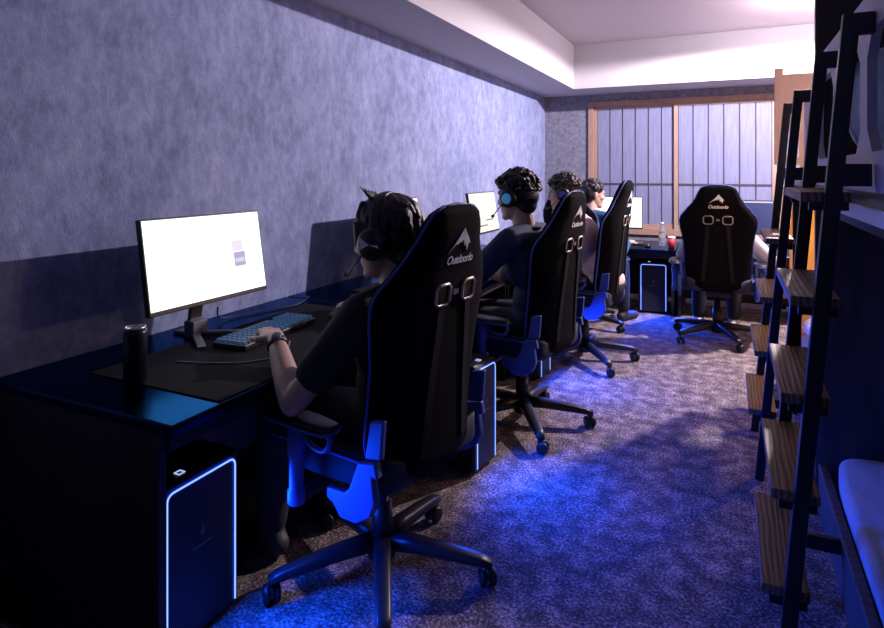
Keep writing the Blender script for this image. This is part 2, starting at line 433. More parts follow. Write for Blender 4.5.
# ------------------------------------------------------------------ computer towers (front faces local +x)
TG = 'computer towers with glowing blue front'
def make_tower(label, loc, rz, w=.225, h=.488, d=.42):
    t = thing('computer_tower', label, 'computer', loc, rz, TG)
    obj('case', box(-d, -.006, -w/2, w/2, .018, h), M_plastic, t, bevel=.008)
    p = obj('front_panel', box(-.010, .0, -w/2+.004, w/2-.004, .020, h-.006), M_plastic, t, bevel=.004)
    e = w/2-.018; top = h-.022; rr = .02
    pts = [(.003,-e,.03),(.003,-e,.2),(.003,-e,top-rr)] + [(.003,-e+rr-rr*cos(a),top-rr+rr*sin(a)) for a in (R(30),R(60))] + [(.003,-e+rr,top),(.003,0,top),(.003,e-rr,top)] + \
          [(.003,e-rr+rr*sin(a),top-rr+rr*cos(a)) for a in (R(30),R(60))] + [(.003,e,top-rr),(.003,e,.2),(.003,e,.03)]
    obj('light_strip', tube(bmesh.new(), pts, .0029, 8), M_led, t, True)
    obj('glow_halo', tube(bmesh.new(), [(x-.0092,y,z) for x,y,z in pts], .0105, 8), M_halo, t, True)  # added glowing tube behind the strip, imitates its soft blue halo
    q = [(-.0004,.055),(.0,.07),(.055,.07)]
    z0 = h-.001; y0 = -e+.075
    b = bmesh.new()
    tube(b, [(-.036+.014*cos(a), y0+.014*sin(a), z0+.002) for a in [pi/4+k*pi/2 for k in range(4)]], .0021, 6, True)
    obj('power_button', b, M_ledw, t)
    g = bmesh.new()   # faint emblem on the front
    prism(g, [(-.016,.0),(-.004,.004),(.0,.03),(.005,.006),(.018,.012),(.004,-.004),(-.002,-.014),(-.004,-.002)], lambda u,v,s: (s,u,h*.62+v), .0, .0012)
    bar(g, (.0006,-.034,h*.62-.035), (.0006,.034,h*.62-.035), .0012, .006)
    obj('emblem', g, M_grey, p)
    f = bmesh.new()
    for x in (-.05,-d+.05):
        for y in (-w/2+.03, w/2-.03): lathe(f, [(.016,0),(.018,.019)], 12, (x,y,0))
    obj('feet', f, M_plastic, t)
    v = bmesh.new()
    for k in range(8): bx(v, -d*.8, -d*.3, -w/2-.0012, -w/2, .12+.03*k, .128+.03*k)
    obj('side_vents', v, M_grey, t)
    return t
tw = [((-1.385,1.275,0), 0, 'nearest computer tower, glowing blue outline, at the near end of the desks', .285),
      ((-1.0,2.55,0), -8, 'glowing blue tower behind the nearest gaming chair', .20),
      ((-1.09,3.845,0), -4, 'glowing tower mostly hidden under the second gaming chair', .20),
      ((-.655,6.03,0), -82, 'glowing blue tower under the window desk, facing the camera', .26)]
for loc, rz, lb, w in tw:
    make_tower(lb, loc, rz, w)
    a = R(rz); d = bpy.data.lights.new('tower_glow', 'AREA'); d.shape = 'RECTANGLE'; d.size = w*.9; d.size_y = .42
    d.energy = 24.0; d.color = (.004,.066,.95); d.spread = R(142)
    o = bpy.data.objects.new('tower_glow', d); COL.objects.link(o)
    o.location = (loc[0]+.012*cos(a), loc[1]+.012*sin(a), .25)
    o.rotation_euler = Vector((-cos(a), -sin(a), .55)).to_track_quat('Z','Y').to_euler()

# ------------------------------------------------------------------ gaming chairs (seat faces local +x)
ZB, ZT = .42, 1.25
HW = [(.42,.20),(.46,.225),(.55,.238),(.66,.24),(.78,.245),(.86,.258),(.92,.272),(.97,.275),(1.01,.262),(1.06,.222),(1.11,.180),(1.15,.155),(1.19,.140),(1.225,.120),(1.25,.075)]
def interp(tab, z):
    if z <= tab[0][0]: return tab[0][1]
    for (a, u), (b, v) in zip(tab, tab[1:]):
        if z <= b:
            k = (z-a)/(b-a); k = k*k*(3-2*k)*.5 + k*.5
            return u+(v-u)*k
    return tab[-1][1]
def hw(z): return interp(HW, z)
def thick(z): return interp([(.42,.05),(.47,.10),(.8,.10),(1.0,.085),(1.17,.08),(1.225,.06),(1.25,.02)], z)
def xc(z):
    k = (z-ZB)/(ZT-ZB); return -.205 - .10*k + .02*sin(pi*k)
def bolster(z): return interp([(.42,.03),(.55,.075),(.8,.065),(.98,.06),(1.08,.03),(1.25,.0)], z)
def rear_x(y, z):
    w = hw(z); u = min(abs(y)/w, .999)
    return xc(z) + bolster(z)*u**3 - .5*thick(z)*math.sqrt(max(0,1-u**6))
def surf_quad_strip(bm, a, b, w, lift):
    a, b = Vector(a), Vector(b); n = 12; d = (b-a).normalized(); s = Vector((d.y,-d.x))*w/2
    prev = None
    for k in range(n+1):
        p = a+(b-a)*k/n
        L_ = [bm.verts.new((rear_x(q.x,q.y)-l, q.x, q.y)) for q in (p-s, p+s) for l in (lift, -.003)]
        if prev:
            for i, j in ((0,2),(2,3),(3,1),(1,0)): bm.faces.new((prev[i],prev[j],L_[j],L_[i]))
        else: bm.faces.new((L_[0],L_[2],L_[3],L_[1]))
        prev = L_
    bm.faces.new((prev[0],prev[1],prev[3],prev[2]))
def surf_poly(bm, poly, lift=.003):
    v = [bm.verts.new((rear_x(y,z)-lift, y, z)) for y, z in poly]
    f = bm.faces.new(v)
    r = bmesh.ops.extrude_face_region(bm, geom=[f])
    for e in r['geom']:
        if isinstance(e, bmesh.types.BMVert): e.co.x += lift+.002
def text_mesh(s, size):
    c = bpy.data.curves.new('t', 'FONT'); c.body = s; c.size = size; c.align_x = 'CENTER'; c.shear = .25; c.space_character = .92
    c.offset = .0008
    o = bpy.data.objects.new('t', c); COL.objects.link(o)
    me = bpy.data.meshes.new_from_object(o.evaluated_get(bpy.context.evaluated_depsgraph_get()))
    bpy.data.objects.remove(o); bpy.data.curves.remove(c)
    return me
CG = 'black gaming chairs'
def make_chair(label, loc, rz):
    t = thing('gaming_chair', label, 'gaming chair', loc, rz, CG)
    obj('hub', lathe(bmesh.new(), [(.045,.062),(.05,.075),(.05,.125),(.036,.14)], 20), M_plastic, t, True)
    # five legs, each with a caster
    for k in range(5):
        a = R(132+72*k)
        lb = bmesh.new(); Rz = Matrix.Rotation(a, 4, 'Z')
        prof = [(.03,.115,.030,.026),(.12,.112,.027,.024),(.24,.100,.025,.020),(.335,.088,.022,.016),(.372,.078,.018,.013)]
        loft(lb, [[Rz @ Vector((x, w*c, z+h*s)) for c, s in sup(12, 4)] for x, z, w, h in prof])
        lg = obj('base_leg', lb, M_plastic, t, True)
        cb = bmesh.new(); sw = Matrix.Translation(Rz @ Vector((.36,0,0))) @ Matrix.Rotation(a+1.1+k*.9, 4, 'Z')
        b2 = bmesh.new()
        for s_ in (-1,1): lathe(b2, [(.012,s_*.008),(.026,s_*.008),(.029,s_*.012),(.029,s_*.022),(.024,s_*.026),(.006,s_*.026)], 20, (0.012,0,.0295), 'Y')
        lathe(b2, [(.007,.03),(.007,.085)], 10)
        bx(b2, -.012,.030,-.006,.006,.03,.062)
        bmesh.ops.transform(b2, matrix=sw, verts=b2.verts)
        cb.free(); obj('caster', b2, M_plastic, lg, True)
    obj('gas_column', lathe(bmesh.new(), [(.036,.13),(.034,.25),(.026,.25),(.026,.38)], 18), M_plastic, t, True)
    obj('tilt_mechanism', box(-.14,.12,-.09,.09,.365,.41), M_plastic, t, bevel=.01)
    lv = bmesh.new(); tube(lv, [(.05,-.08,.385),(.05,-.20,.38),(.03,-.29,.375)], .007, 8); obj('height_lever', lv, M_plastic, t, True)
    # seat
    rings = []
    for x, w, d in [(-.235,.20,.025),(-.22,.235,.045),(-.10,.255,.05),(.08,.262,.052),(.20,.262,.05),(.255,.25,.042),(.28,.225,.022)]:
        rg = []
        for c, s in sup(32, 5):
            y = w*c; u = abs(c)
            rg.append((x, y, .462 + d*s + (.035*u**4 if s > 0 else 0)))
        rings.append(rg)
    se = obj('seat_cushion', loft(bmesh.new(), rings), M_fabric2, t, True)
    for s_ in (-1,1):
        pp = bmesh.new(); tube(pp, path([(-.21,s_*.238,.50),(-.1,s_*.258,.512),(.1,s_*.266,.512),(.22,s_*.262,.50),(.275,s_*.23,.48)],5), .005, 6)
        obj('seat_piping', pp, M_piping, se, True)
    # backrest shell
    zs = [ZB+(ZT-ZB)*(1-(1-k/40)**1.35) for k in range(41)]
    rings = []
    for z in zs:
        w, d, b = hw(z), thick(z), bolster(z); x0 = xc(z); rg = []
        N = 18
        for k in range(N+1):
            u = sin((-1+2*k/N)*pi/2); au = abs(u); rg.append((x0+b*au**3-.5*d*math.sqrt(max(0,1-au**6)), u*w, z))
        for k in range(1, N):
            u = sin((1-2*k/N)*pi/2); au = abs(u); rg.append((x0+b*au**3+.5*d*math.sqrt(max(0,1-au**6)), u*w, z))
        rings.append(rg)
    bk = obj('backrest', loft(bmesh.new(), rings), M_fabric, t, True)
    pts = [(xc(z)+bolster(z)-.006, -hw(z)-.001, z) for z in zs[2:-1]] + [(xc(ZT), 0, ZT+.003)] + [(xc(z)+bolster(z)-.006, hw(z)+.001, z) for z in zs[2:-1]][::-1]
    obj('backrest_piping', tube(bmesh.new(), pts, .0050, 6), M_piping, bk, True)
    # printed mountain and script on the rear of the headrest (y reversed: seen from behind, left is +y)
    lm = bmesh.new()
    def P(*q): return [(-u, 1.105+v) for u, v in q]
    for pl in (P((-.068,.0),(-.030,.036),(.006,.075),(.014,.062),(.004,.040),(-.006,.030),(-.014,.036),(-.020,.026),(-.030,.028),(-.045,.018)),
               P((.006,.075),(.016,.060),(.032,.044),(.046,.024),(.036,.030),(.030,.004),(.022,.026),(.014,.018),(.008,.036),(.004,.040),(.002,.055))):
        surf_poly(lm, pl)
    bmesh.ops.triangulate(lm, faces=[f for f in lm.faces if len(f.verts) > 4])
    obj('mountain_print', lm, M_white, bk)
    tm = text_mesh('Outdoorlo', .034)
    for v in tm.vertices:
        y, z = -v.co.x, 1.073+v.co.y*1.05
        v.co = (rear_x(y,z)-.0025, y, z)
    lo = bpy.data.objects.new('script_print', tm); link(lo, bk); tm.materials.clear(); tm.materials.append(M_white)
    # belt slots and straps
    for s_ in (-1,1):
        y, z = s_*.068, .982
        q = [(y-.034,z-.020),(y-.034,z+.020),(y-.022,z+.031),(y+.022,z+.031),(y+.034,z+.020),(y+.034,z-.020),(y+.022,z-.031),(y-.022,z-.031)]
        r = bmesh.new(); tube(r, [(rear_x(a,b)-.003,a,b) for a,b in q], .0055, 8, True); ring = obj('slot_ring', r, M_ring, bk, True)
        h = bmesh.new(); surf_poly(h, q, .001); obj('slot_opening', h, M_dark, ring)
        st = bmesh.new(); surf_quad_strip(st, (y, z-.022), (s_*.105, .50), .030, .006); obj('strap', st, M_strap, bk)
    em = bmesh.new(); surf_poly(em, [(-.014,.975),(-.014,.992),(.014,.992),(.014,.975)], .004); obj('badge', em, M_grey, bk)
    # recline hinge covers
    for s_ in (-1,1):
        hb = bmesh.new()
        poly = [(-.09,.350),(-.15,.352),(-.205,.385),(-.225,.43),(-.215,.50),(-.235,.50),(-.225,.545),(-.16,.53),(-.125,.445),(-.11,.43),(-.035,.425),(-.035,.392),(-.06,.385)]
        prism(hb, poly, lambda u,v,s: (u,s,v), s_*.262, s_*.288)
        obj('hinge_cover', hb, M_blueplate, t, bevel=.006)
        h2 = bmesh.new()
        prism(h2, [(-.235,.548),(-.175,.538),(-.195,.65),(-.245,.66)], lambda u,v,s: (u,s,v), s_*.255, s_*.275)
        obj('recline_cover', h2, M_blueplate, t, bevel=.005)
    # armrests
    for s_ in (-1,1):
        a = bmesh.new()
        lathe(a, [(.024,.36),(.027,.365),(.027,.40),(.022,.404),(.022,.50),(.027,.505),(.027,.585),(.018,.60)], 18, (.06,s_*.318,0))
        ar = obj('armrest_post', a, M_blueplate, t, True)
        b = bmesh.new(); bar(b, (.06,s_*.10,.385),(.06,s_*.325,.375), .05,.02); obj('armrest_bracket', b, M_plastic, ar, bevel=.004)
        rings = []
        for x, w, zz in [(-.10,.020,.612),(-.09,.036,.614),(0,.046,.616),(.10,.046,.616),(.165,.040,.614),(.18,.022,.612)]:
            rings.append([(x, s_*.318+w*c, zz+.013*s) for c, s in sup(20,3)])
        pd = obj('armrest_pad', loft(bmesh.new(), rings), M_plastic, t, True)
        hp_ = bmesh.new(); tube(hp_, path([(.06,s_*.318,.60),(.0,s_*.325,.560),(-.07,s_*.335,.555),(-.10,s_*.335,.585),(-.085,s_*.33,.606)],5), .008, 8); obj('armrest_loop', hp_, M_blueplate, pd, True)
        ed = bmesh.new(); tube(ed, [(x0, s_*.318+w*1.02*k, .609) for x0, w, k in ((-.10,.018,1),(-.09,.037,1),(0,.047,1),(.10,.047,1),(.165,.041,1),(.182,.0,1),(.165,.041,-1),(.10,.047,-1),(0,.047,-1),(-.09,.037,-1),(-.10,.018,-1))], .004, 6, True)
        obj('pad_rim', ed, M_blueplate, pd, True)
    return t
CH = [((-1.055,1.735,0),170,'nearest black gaming chair, occupied by player in black t-shirt'),
      ((-1.01,3.11,0),170,'second black gaming chair, occupied by curly haired player'),
      ((-.94,4.33,0),176,'third black gaming chair, occupied by player in pale pink shirt'),
      ((-1.16,5.28,0),68,'gaming chair hidden behind the third one, occupied by player facing the window'),
      ((-.09,5.33,0),92,'black gaming chair seen squarely from behind, at the window desk')]
ch0 = make_chair(CH[0][2], CH[0][0], CH[0][1])
for loc, rz, lb in CH[1:]:
    c_ = dup(ch0, loc, rz, lb)
    if rz == 176: c_.scale.z = 1.035

# ------------------------------------------------------------------ people
def make_person(label, base, ang, head, yaw=0, pitch=0, shirt=M_shirtblack, hair='straight', lean=.0, shz=.955,
                el_l=None, wr_l=None, el_r=None, wr_r=None, sleeve=.8, pel=-.085, voxel=.006, glasses=False, long_sleeve=False, headset='dark', hs_scale=1.0, shoes=M_shoe, tag_hs='', hs=True):
    root = thing('person', label, 'person', (base[0],base[1],0), ang, 'seated players')
    W = Matrix.Translation((base[0],base[1],0)) @ Matrix.Rotation(R(ang),4,'Z'); Wi = W.inverted()
    def loc(p): return Wi @ Vector(p)
    hc = loc(head)
    H = Matrix.Translation(hc) @ Matrix.Rotation(R(yaw),4,'Z') @ Matrix.Rotation(R(pitch),4,'Y') @ Matrix.Scale(hs_scale,4)
    def hp(x,y,z): return H @ Vector((x,y,z))
    nb = Vector((hc.x-.035, hc.y*.8, hc.z-.165))
    chest = Vector((nb.x*.75+pel*.25-.01, nb.y*.7, nb.z-.15)); waist = Vector((pel*.8+nb.x*.2-.01, 0, .68)); pv = Vector((pel,0,.575))
    shl = Vector((nb.x-.01, nb.y+.178, nb.z-.045)); shr = Vector((nb.x-.01, nb.y-.178, nb.z-.045))
    el_l = loc(el_l) if el_l else shl+Vector((.10,.06,-.29)); wr_l = loc(wr_l) if wr_l else el_l+Vector((.22,-.06,.06))
    el_r = loc(el_r) if el_r else shr+Vector((.10,-.06,-.29)); wr_r = loc(wr_r) if wr_r else el_r+Vector((.22,.06,.06))
    c = Clay()
    # trunk
    c.ball(pv, (.12,.165,.10)); c.ball(waist, (.10,.145,.14)); c.ball(chest, (.108,.165,.165))
    c.limb([waist, pv], [.10,.11]); c.limb([shl, Vector((nb.x-.01,nb.y,nb.z-.03)), shr], [.055,.062,.055]); c.limb([chest, nb-Vector((0,0,.03))], [.09,.065])
    c.limb([nb-Vector((0,0,.02)), hp(-.018,0,-.07)], [.060,.054])
    # head
    c.ball(hp(-.004,0,.022), (.098,.076,.098), H.to_3x3().to_4x4()); c.ball(hp(.026,0,-.035), (.068,.064,.088), H.to_3x3().to_4x4())
    c.ball(hp(.035,0,-.083), (.050,.052,.036), H.to_3x3().to_4x4()); c.ball(hp(.076,0,-.100), .021)
    c.limb([hp(.093,0,.012), hp(.110,0,-.028)], [.008,.013]); c.ball(hp(.100,.011,-.034), .010); c.ball(hp(.100,-.011,-.034), .010)
    c.limb([hp(.086,.020,-.064), hp(.094,0,-.063), hp(.086,-.020,-.064)], [.006,.009,.006]); c.limb([hp(.084,.016,-.075), hp(.090,0,-.076), hp(.084,-.016,-.075)], [.006,.009,.006])
    c.limb([hp(.082,.045,.024), hp(.092,.015,.027), hp(.092,-.015,.027), hp(.082,-.045,.024)], [.009,.012,.012,.009])
    for s in (1,-1):
        c.ball(hp(-.008,s*.078,-.008), (.020,.012,.032), H.to_3x3().to_4x4()); c.ball(hp(.060,s*.040,-.025), .028)
    # arms and hands
    for sd, sh, el, wr in ((1,shl,el_l,wr_l),(-1,shr,el_r,wr_r)):
        fa = el.lerp(wr,.3)
        c.limb([sh, sh.lerp(el,.5), el, fa, el.lerp(wr,.75), wr], [.054,.047,.040,.042,.034,.027])
        d = (wr-el).normalized(); d = Vector((d.x, d.y+.05*sd, .06)).normalized()
        n = Vector((0,0,-1)); s = d.cross(n).normalized()*(1 if sd > 0 else -1); n = s.cross(d)*(1 if sd > 0 else -1)
        if n.z > 0: n = -n
        Rm = Matrix((d, s, n)).transposed().to_4x4()
        c.ball(wr+d*.050, (.052,.039,.017), Rm); c.limb([wr, wr+d*.03], [.027,.024])
        for i, (L, off) in enumerate(((.066,.90),(.075,.98),(.070,.95),(.054,.84))):
            a = wr+d*(.088*off)+s*(-.028+.019*i)*(-1)      # index nearest the thumb
            p1 = a+d*L*.45-n*.004; p2 = p1+d*L*.30+n*L*.22; p3 = p2+d*L*.14+n*L*.22
            c.limb([wr+d*.05+s*(-.020+.014*i)*(-1), a, p1, p2, p3], [.011,.0098,.0090,.0082,.0072])
        a = wr+d*.030+s*.024
        c.limb([a, a+s*.026+d*.020+n*.004, a+s*.036+d*.046+n*.010, a+s*.034+d*.066+n*.014], [.014,.0115,.0100,.0085])
    # legs
    for s in (1,-1):
        hip, kn, an = pv+Vector((0,s*.085,-.02)), Vector((pel+.44,s*.13,.535)), Vector((pel+.46,s*.14,.10))
        c.limb([hip, hip.lerp(kn,.5), kn, kn.lerp(an,.35), an], [.085,.075,.058,.056,.038])
        c.limb([an-Vector((.03,0,.055)), an+Vector((.06,0,-.06)), an+Vector((.17,s*.02,-.072))], [.034,.034,.026])
    body = c.build('body', M_skin, root, voxel, 4)
    for s in (1,-1):
        e = bmesh.new(); bmesh.ops.create_icosphere(e, subdivisions=2, radius=.0115, matrix=H @ Matrix.Translation((.0795,s*.031,.004)))
        eo = obj('eye', e, M_eye, root, True)
        i = bmesh.new(); bmesh.ops.create_icosphere(i, subdivisions=2, radius=.006, matrix=H @ Matrix.Translation((.087,s*.031,.004)))
        obj('iris', i, M_iris, eo, True)
        b = bmesh.new(); tube(b, [hp(.088,s*.016,.030), hp(.0915,s*.032,.035), hp(.082,s*.050,.030)], [.003,.004,.002], 6); obj('eyebrow', b, M_hair, root, True)
    # shirt
    c = Clay(); g = .016
    c.ball(pv+Vector((0,0,.02)), (.12+g,.165+g,.10)); c.ball(waist, (.105+g,.15+g,.15)); c.ball(chest, (.110+g,.168+g,.168)); c.limb([waist, pv+Vector((0,0,.03))], [.115,.12])
    c.limb([shl, Vector((nb.x-.01,nb.y,nb.z-.035)), shr], [.066,.074,.066]); c.limb([chest, nb-Vector((0,0,.045))], [.10,.075])
    for sh, el, wr in ((shl,el_l,wr_l),(shr,el_r,wr_r)):
        if long_sleeve: c.limb([sh, sh.lerp(el,.5), el, el.lerp(wr,.5), el.lerp(wr,.93)], [.068,.062,.056,.050,.040])
        else:
            e2 = sh.lerp(el,sleeve); c.limb([sh, sh.lerp(el,sleeve*.5), e2], [.068,.064,.064])
    sh_o = c.build('shirt', shirt, root, .007, 5)
    cr = bmesh.new(); tube(cr, [(nb.x-.012+.066*cos(a), nb.y+.066*sin(a), nb.z-.010-.022*cos(a)) for a in [2*pi*k/20 for k in range(20)]], .009, 8, True)
    obj('collar', cr, shirt, sh_o, True)
    # trousers
    c = Clay(); c.ball(pv-Vector((0,0,.015)), (.135,.178,.10))
    for s in (1,-1):
        hip, kn, an = pv+Vector((0,s*.085,-.02)), Vector((pel+.44,s*.13,.535)), Vector((pel+.46,s*.14,.10))
        c.limb([hip, hip.lerp(kn,.5), kn, kn.lerp(an,.4), an+Vector((0,0,.02))], [.097,.088,.072,.068,.056])
    c.build('trousers', M_pants, root, .010, 4)
    for s in (1,-1):
        an = Vector((pel+.46,s*.14,.10)); c = Clay()
        c.limb([an-Vector((.03,0,.055)), an+Vector((.06,0,-.056)), an+Vector((.17,s*.02,-.066))], [.044,.044,.034]); c.limb([an-Vector((.01,0,.05)), an+Vector((0,0,-.01))], [.045,.046])
        c.build('shoe', shoes, root, .008, 3)
    # hair
    rnd = random.Random(len(label)); c = Clay(); Hr = H.to_3x3().to_4x4()
    c.ball(hp(-.012,0,.048), (.100,.088,.082), Hr); c.ball(hp(-.040,0,.010), (.076,.084,.088), Hr); c.ball(hp(-.052,0,-.040), (.050,.062,.055), Hr)
    def skull(th, ph, r=1.0):   # th around (0=front), ph elevation
        return (-.012+.100*r*cos(ph)*cos(th), .088*r*cos(ph)*sin(th), .040+.090*r*sin(ph))
    if hair == 'straight':
        for k in range(150):
            th = rnd.uniform(.35, 2*pi-.35); ph = rnd.uniform(-.25, 1.3)
            p0 = skull(th, ph, .98); drop = .045+.02*rnd.random()
            p1 = skull(th+rnd.uniform(-.1,.1), ph-.35, 1.03); p2 = skull(th+rnd.uniform(-.12,.12), ph-.75, 1.03)
            if abs((th+pi)%(2*pi)-pi) < 1.1 and ph < .35: continue
            c.limb([hp(*p0), hp(*p1), hp(*p2)], [.012,.010,.004])
        for k in range(14):   # fringe
            y = -.065+.01*k; c.limb([hp(.045,y*.8,.108), hp(.076-abs(y)*.25,y*.95,.078), hp(.090-abs(y)*.42,y*.95,.045+rnd.uniform(-.012,.012))], [.014,.009,.003])
        for s in (1,-1):
            for k in range(4): c.limb([hp(.02+.012*k,s*.078,.05), hp(.022+.012*k,s*.082,.0), hp(.020+.010*k,s*.078,-.045+.01*k)], [.015,.011,.004])
        for k in range(10): c.limb([hp(-.06-.01*rnd.random(),-.05+.011*k,-.03), hp(-.082,-.05+.011*k,-.075), hp(-.07,-.046+.010*k,-.115)], [.02,.015,.005])
        for k in range(5): c.limb([hp(.02,.0+.012*k,.125), hp(.028+.004*k,.01+.014*k,.148+.004*k)], [.007,.002])
    elif hair == 'curly':
        for k in range(330):
            th = rnd.uniform(0, 2*pi); ph = rnd.uniform(-.1, 1.5)
            if abs((th+pi)%(2*pi)-pi) < .9 and ph < .45: continue
            p = skull(th, ph, rnd.uniform(1.02,1.17)); c.ball(hp(*p), rnd.uniform(.006,.0135), sub=2)
            if rnd.random() < .35:
                q = skull(th+rnd.uniform(-.25,.25), ph+rnd.uniform(-.15,.2), rnd.uniform(1.18,1.32)); c.limb([hp(*p), hp(*q)], [.009,.003])
        for k in range(16):
            y = -.07+.0095*k; c.ball(hp(.082-abs(y)*.3+rnd.uniform(-.006,.014),y,.078+rnd.uniform(-.008,.02)), .020, sub=2)
        for s in (1,-1):
            for k in range(3): c.limb([hp(.015+.013*k,s*.078,.05), hp(.016+.012*k,s*.079,.0), hp(.014+.011*k,s*.074,-.035)], [.015,.011,.005])
    else:
        for k in range(120):
            th = rnd.uniform(0, 2*pi); ph = rnd.uniform(0, 1.5)
            if abs((th+pi)%(2*pi)-pi) < .9 and ph < .5: continue
            c.ball(hp(*skull(th, ph, rnd.uniform(1.0,1.06))), .013, sub=2)
    c.build('hair', M_hair, root, .0038, 1)
    HW_ = W @ H
    hz = math.degrees(HW_.to_euler().z)
    if glasses:
        gl = thing('glasses', 'thin framed glasses worn by '+tag_hs, 'glasses', HW_.translation, 0); gl.rotation_euler = HW_.to_euler()
        for s in (1,-1):
            b = bmesh.new(); tube(b, [(.104-.012*abs(cos(a)*.5+.5)*.6, s*.032+.024*cos(a), .002+.018*sin(a)) for a in [2*pi*k/20 for k in range(20)]], .0018, 6, True); obj('lens_rim', b, M_grey, gl, True)
            b = bmesh.new(); tube(b, [(.096,s*.056,.006),(.05,s*.079,.010),(-.02,s*.090,.006)], .0018, 6); obj('temple', b, M_grey, gl, True)
        b = bmesh.new(); tube(b, [(.103,-.008,.006),(.108,0,.009),(.103,.008,.006)], .0018, 6); obj('bridge', b, M_grey, gl, True)
    if hs:
        t = thing('headset', 'headset worn by '+tag_hs, 'headset', HW_.translation, 0, 'gaming headsets'); t.rotation_euler = HW_.to_euler(); t.scale = (hs_scale,)*3
        b = bmesh.new(); rg = []
        for k in range(25):
            a = pi*k/24; y, z = .104*cos(a), .008+.129*sin(a)
            rg.append([(-.010+.017*cc, y*(1+ss*.035), z+ss*.005*sin(a)) for cc, ss in sup(10,3)])
        obj('headband', loft(b, rg), M_plastic, t, True)
        for s in (1,-1):
            rot = Matrix.Translation((-.006,s*.088,-.006))
            e = bmesh.new(); lathe(e, [(.030,s*.012),(.044,s*.012),(.047,s*.018),(.046,s*.030),(.036,s*.040),(.012,s*.042)], 28, (0,0,0), 'Y'); bmesh.ops.transform(e, matrix=rot, verts=e.verts)
            ec = obj('ear_cup', e, M_plastic, t, True)
            e = bmesh.new(); lathe(e, [(.024,s*-.004),(.040,s*-.006),(.046,s*.002),(.044,s*.013),(.030,s*.014)], 28, (0,0,0), 'Y'); bmesh.ops.transform(e, matrix=rot, verts=e.verts)
            obj('ear_cushion', e, M_fabric, ec, True)
            e = bmesh.new()
            if headset == 'cyan':
                lathe(e, [(.001,s*.0425),(.024,s*.0425),(.028,s*.040),(.030,s*.0385)], 24, (0,0,0), 'Y'); m_ = M_cyan
            elif headset == 'blue':
                lathe(e, [(.001,s*.0425),(.022,s*.0425),(.026,s*.040)], 24, (0,0,0), 'Y'); m_ = M_blueplate
            else:
                for q in (-1,1): prism(e, [(0,0),(q*.026,.012*q+.010),(q*.030,-.012)], lambda u,v,w: (u, w, v), s*.040, s*.0425)
                m_ = M_edge
            bmesh.ops.transform(e, matrix=rot, verts=e.verts)
            obj('cup_emblem', e, m_, ec, headset != 'dark')
        b = bmesh.new(); tube(b, path([(.02,.122,-.03),(.06,.115,-.065),(.10,.085,-.090),(.122,.055,-.094)],5), .0028, 6); mb = obj('microphone_boom', b, M_plastic, t, True)
        b = bmesh.new(); bmesh.ops.create_icosphere(b, subdivisions=2, radius=1, matrix=Matrix.Translation((.126,.048,-.094)) @ Matrix.Diagonal((.009,.013,.009,1))); obj('microphone_tip', b, M_plastic, mb, True)
    return root, W, dict(wr_l=wr_l, el_l=el_l)

root, W1, j = make_person('person in black t-shirt nearest the camera, left hand on the lit keyboard', (-1.07,1.73), 170, (-1.01,1.70,1.132), 13, 6,
    M_shirtblack, 'straight', el_l=(-1.155,1.40,.672), wr_l=(-1.345,1.545,.795), el_r=(-1.15,2.02,.70), wr_r=(-1.36,2.07,.785), sleeve=.66, voxel=.005, hs_scale=1.09, tag_hs='the nearest player in black t-shirt')
a, b = W1 @ j['el_l'], W1 @ j['wr_l']
wt = thing('wristwatch', 'dark wristwatch on the nearest player\'s left wrist', 'watch', a.lerp(b,.93)); wt.rotation_euler = (b-a).to_track_quat('Z','Y').to_euler()
obj('watch_strap', lathe(bmesh.new(), [(.032,-.011),(.034,-.010),(.034,.010),(.032,.011)], 24), M_plastic, wt, True)
q = (b-a).to_track_quat('Z','Y').inverted() @ Vector((.25,-.45,1)); q.z = 0; q.normalize(); p = q*.036
cs = bmesh.new(); lathe(cs, [(.014,-.004),(.017,-.003),(.017,.004),(.013,.006)], 20); bmesh.ops.transform(cs, matrix=Matrix.Translation(p) @ q.to_track_quat('Z','Y').to_matrix().to_4x4(), verts=cs.verts)
obj('watch_case', cs, M_grey, wt, True)
make_person('person with curly dark hair and navy shirt in the second chair', (-1.0,3.08), 170, (-.99,2.97,1.222), 0, 4,
    M_shirtnavy, 'curly', el_l=(-1.22,2.76,.76), wr_l=(-1.42,2.90,.785), wr_r=(-1.40,3.30,.785), el_r=(-1.16,3.32,.74), sleeve=.95, headset='cyan', tag_hs='the curly haired player in navy, its ear cup glowing cyan')
make_person('person in pale pink shirt and glasses in the third chair', (-.88,4.33), 172, (-1.055,4.20,1.20), 14, 6,
    M_shirtpink, 'curly', el_l=(-1.20,4.02,.76), wr_l=(-1.42,4.18,.785), wr_r=(-1.42,4.52,.785), el_r=(-1.15,4.58,.74), sleeve=.9, glasses=True, headset='blue', tag_hs='the player in pale pink shirt')
make_person('person in blue shirt by the window facing right towards the bright monitor', (-1.16,5.28), 68, (-1.10,5.42,1.15), -32, 5,
    M_shirtteal, 'short', pel=-.03, glasses=True, long_sleeve=True, tag_hs='the player in blue shirt by the window', hs=False)
make_person('person in pale blue long sleeves hidden behind the facing-away chair', (-.09,5.33), 92, (-.08,5.42,1.07), 0, 25,
    M_shirtpale, 'short', el_l=(-.36,5.50,.64), wr_l=(-.18,5.85,.68), el_r=(.30,5.46,.64), wr_r=(.16,5.82,.68), long_sleeve=True, hs=False, shoes=M_sock)

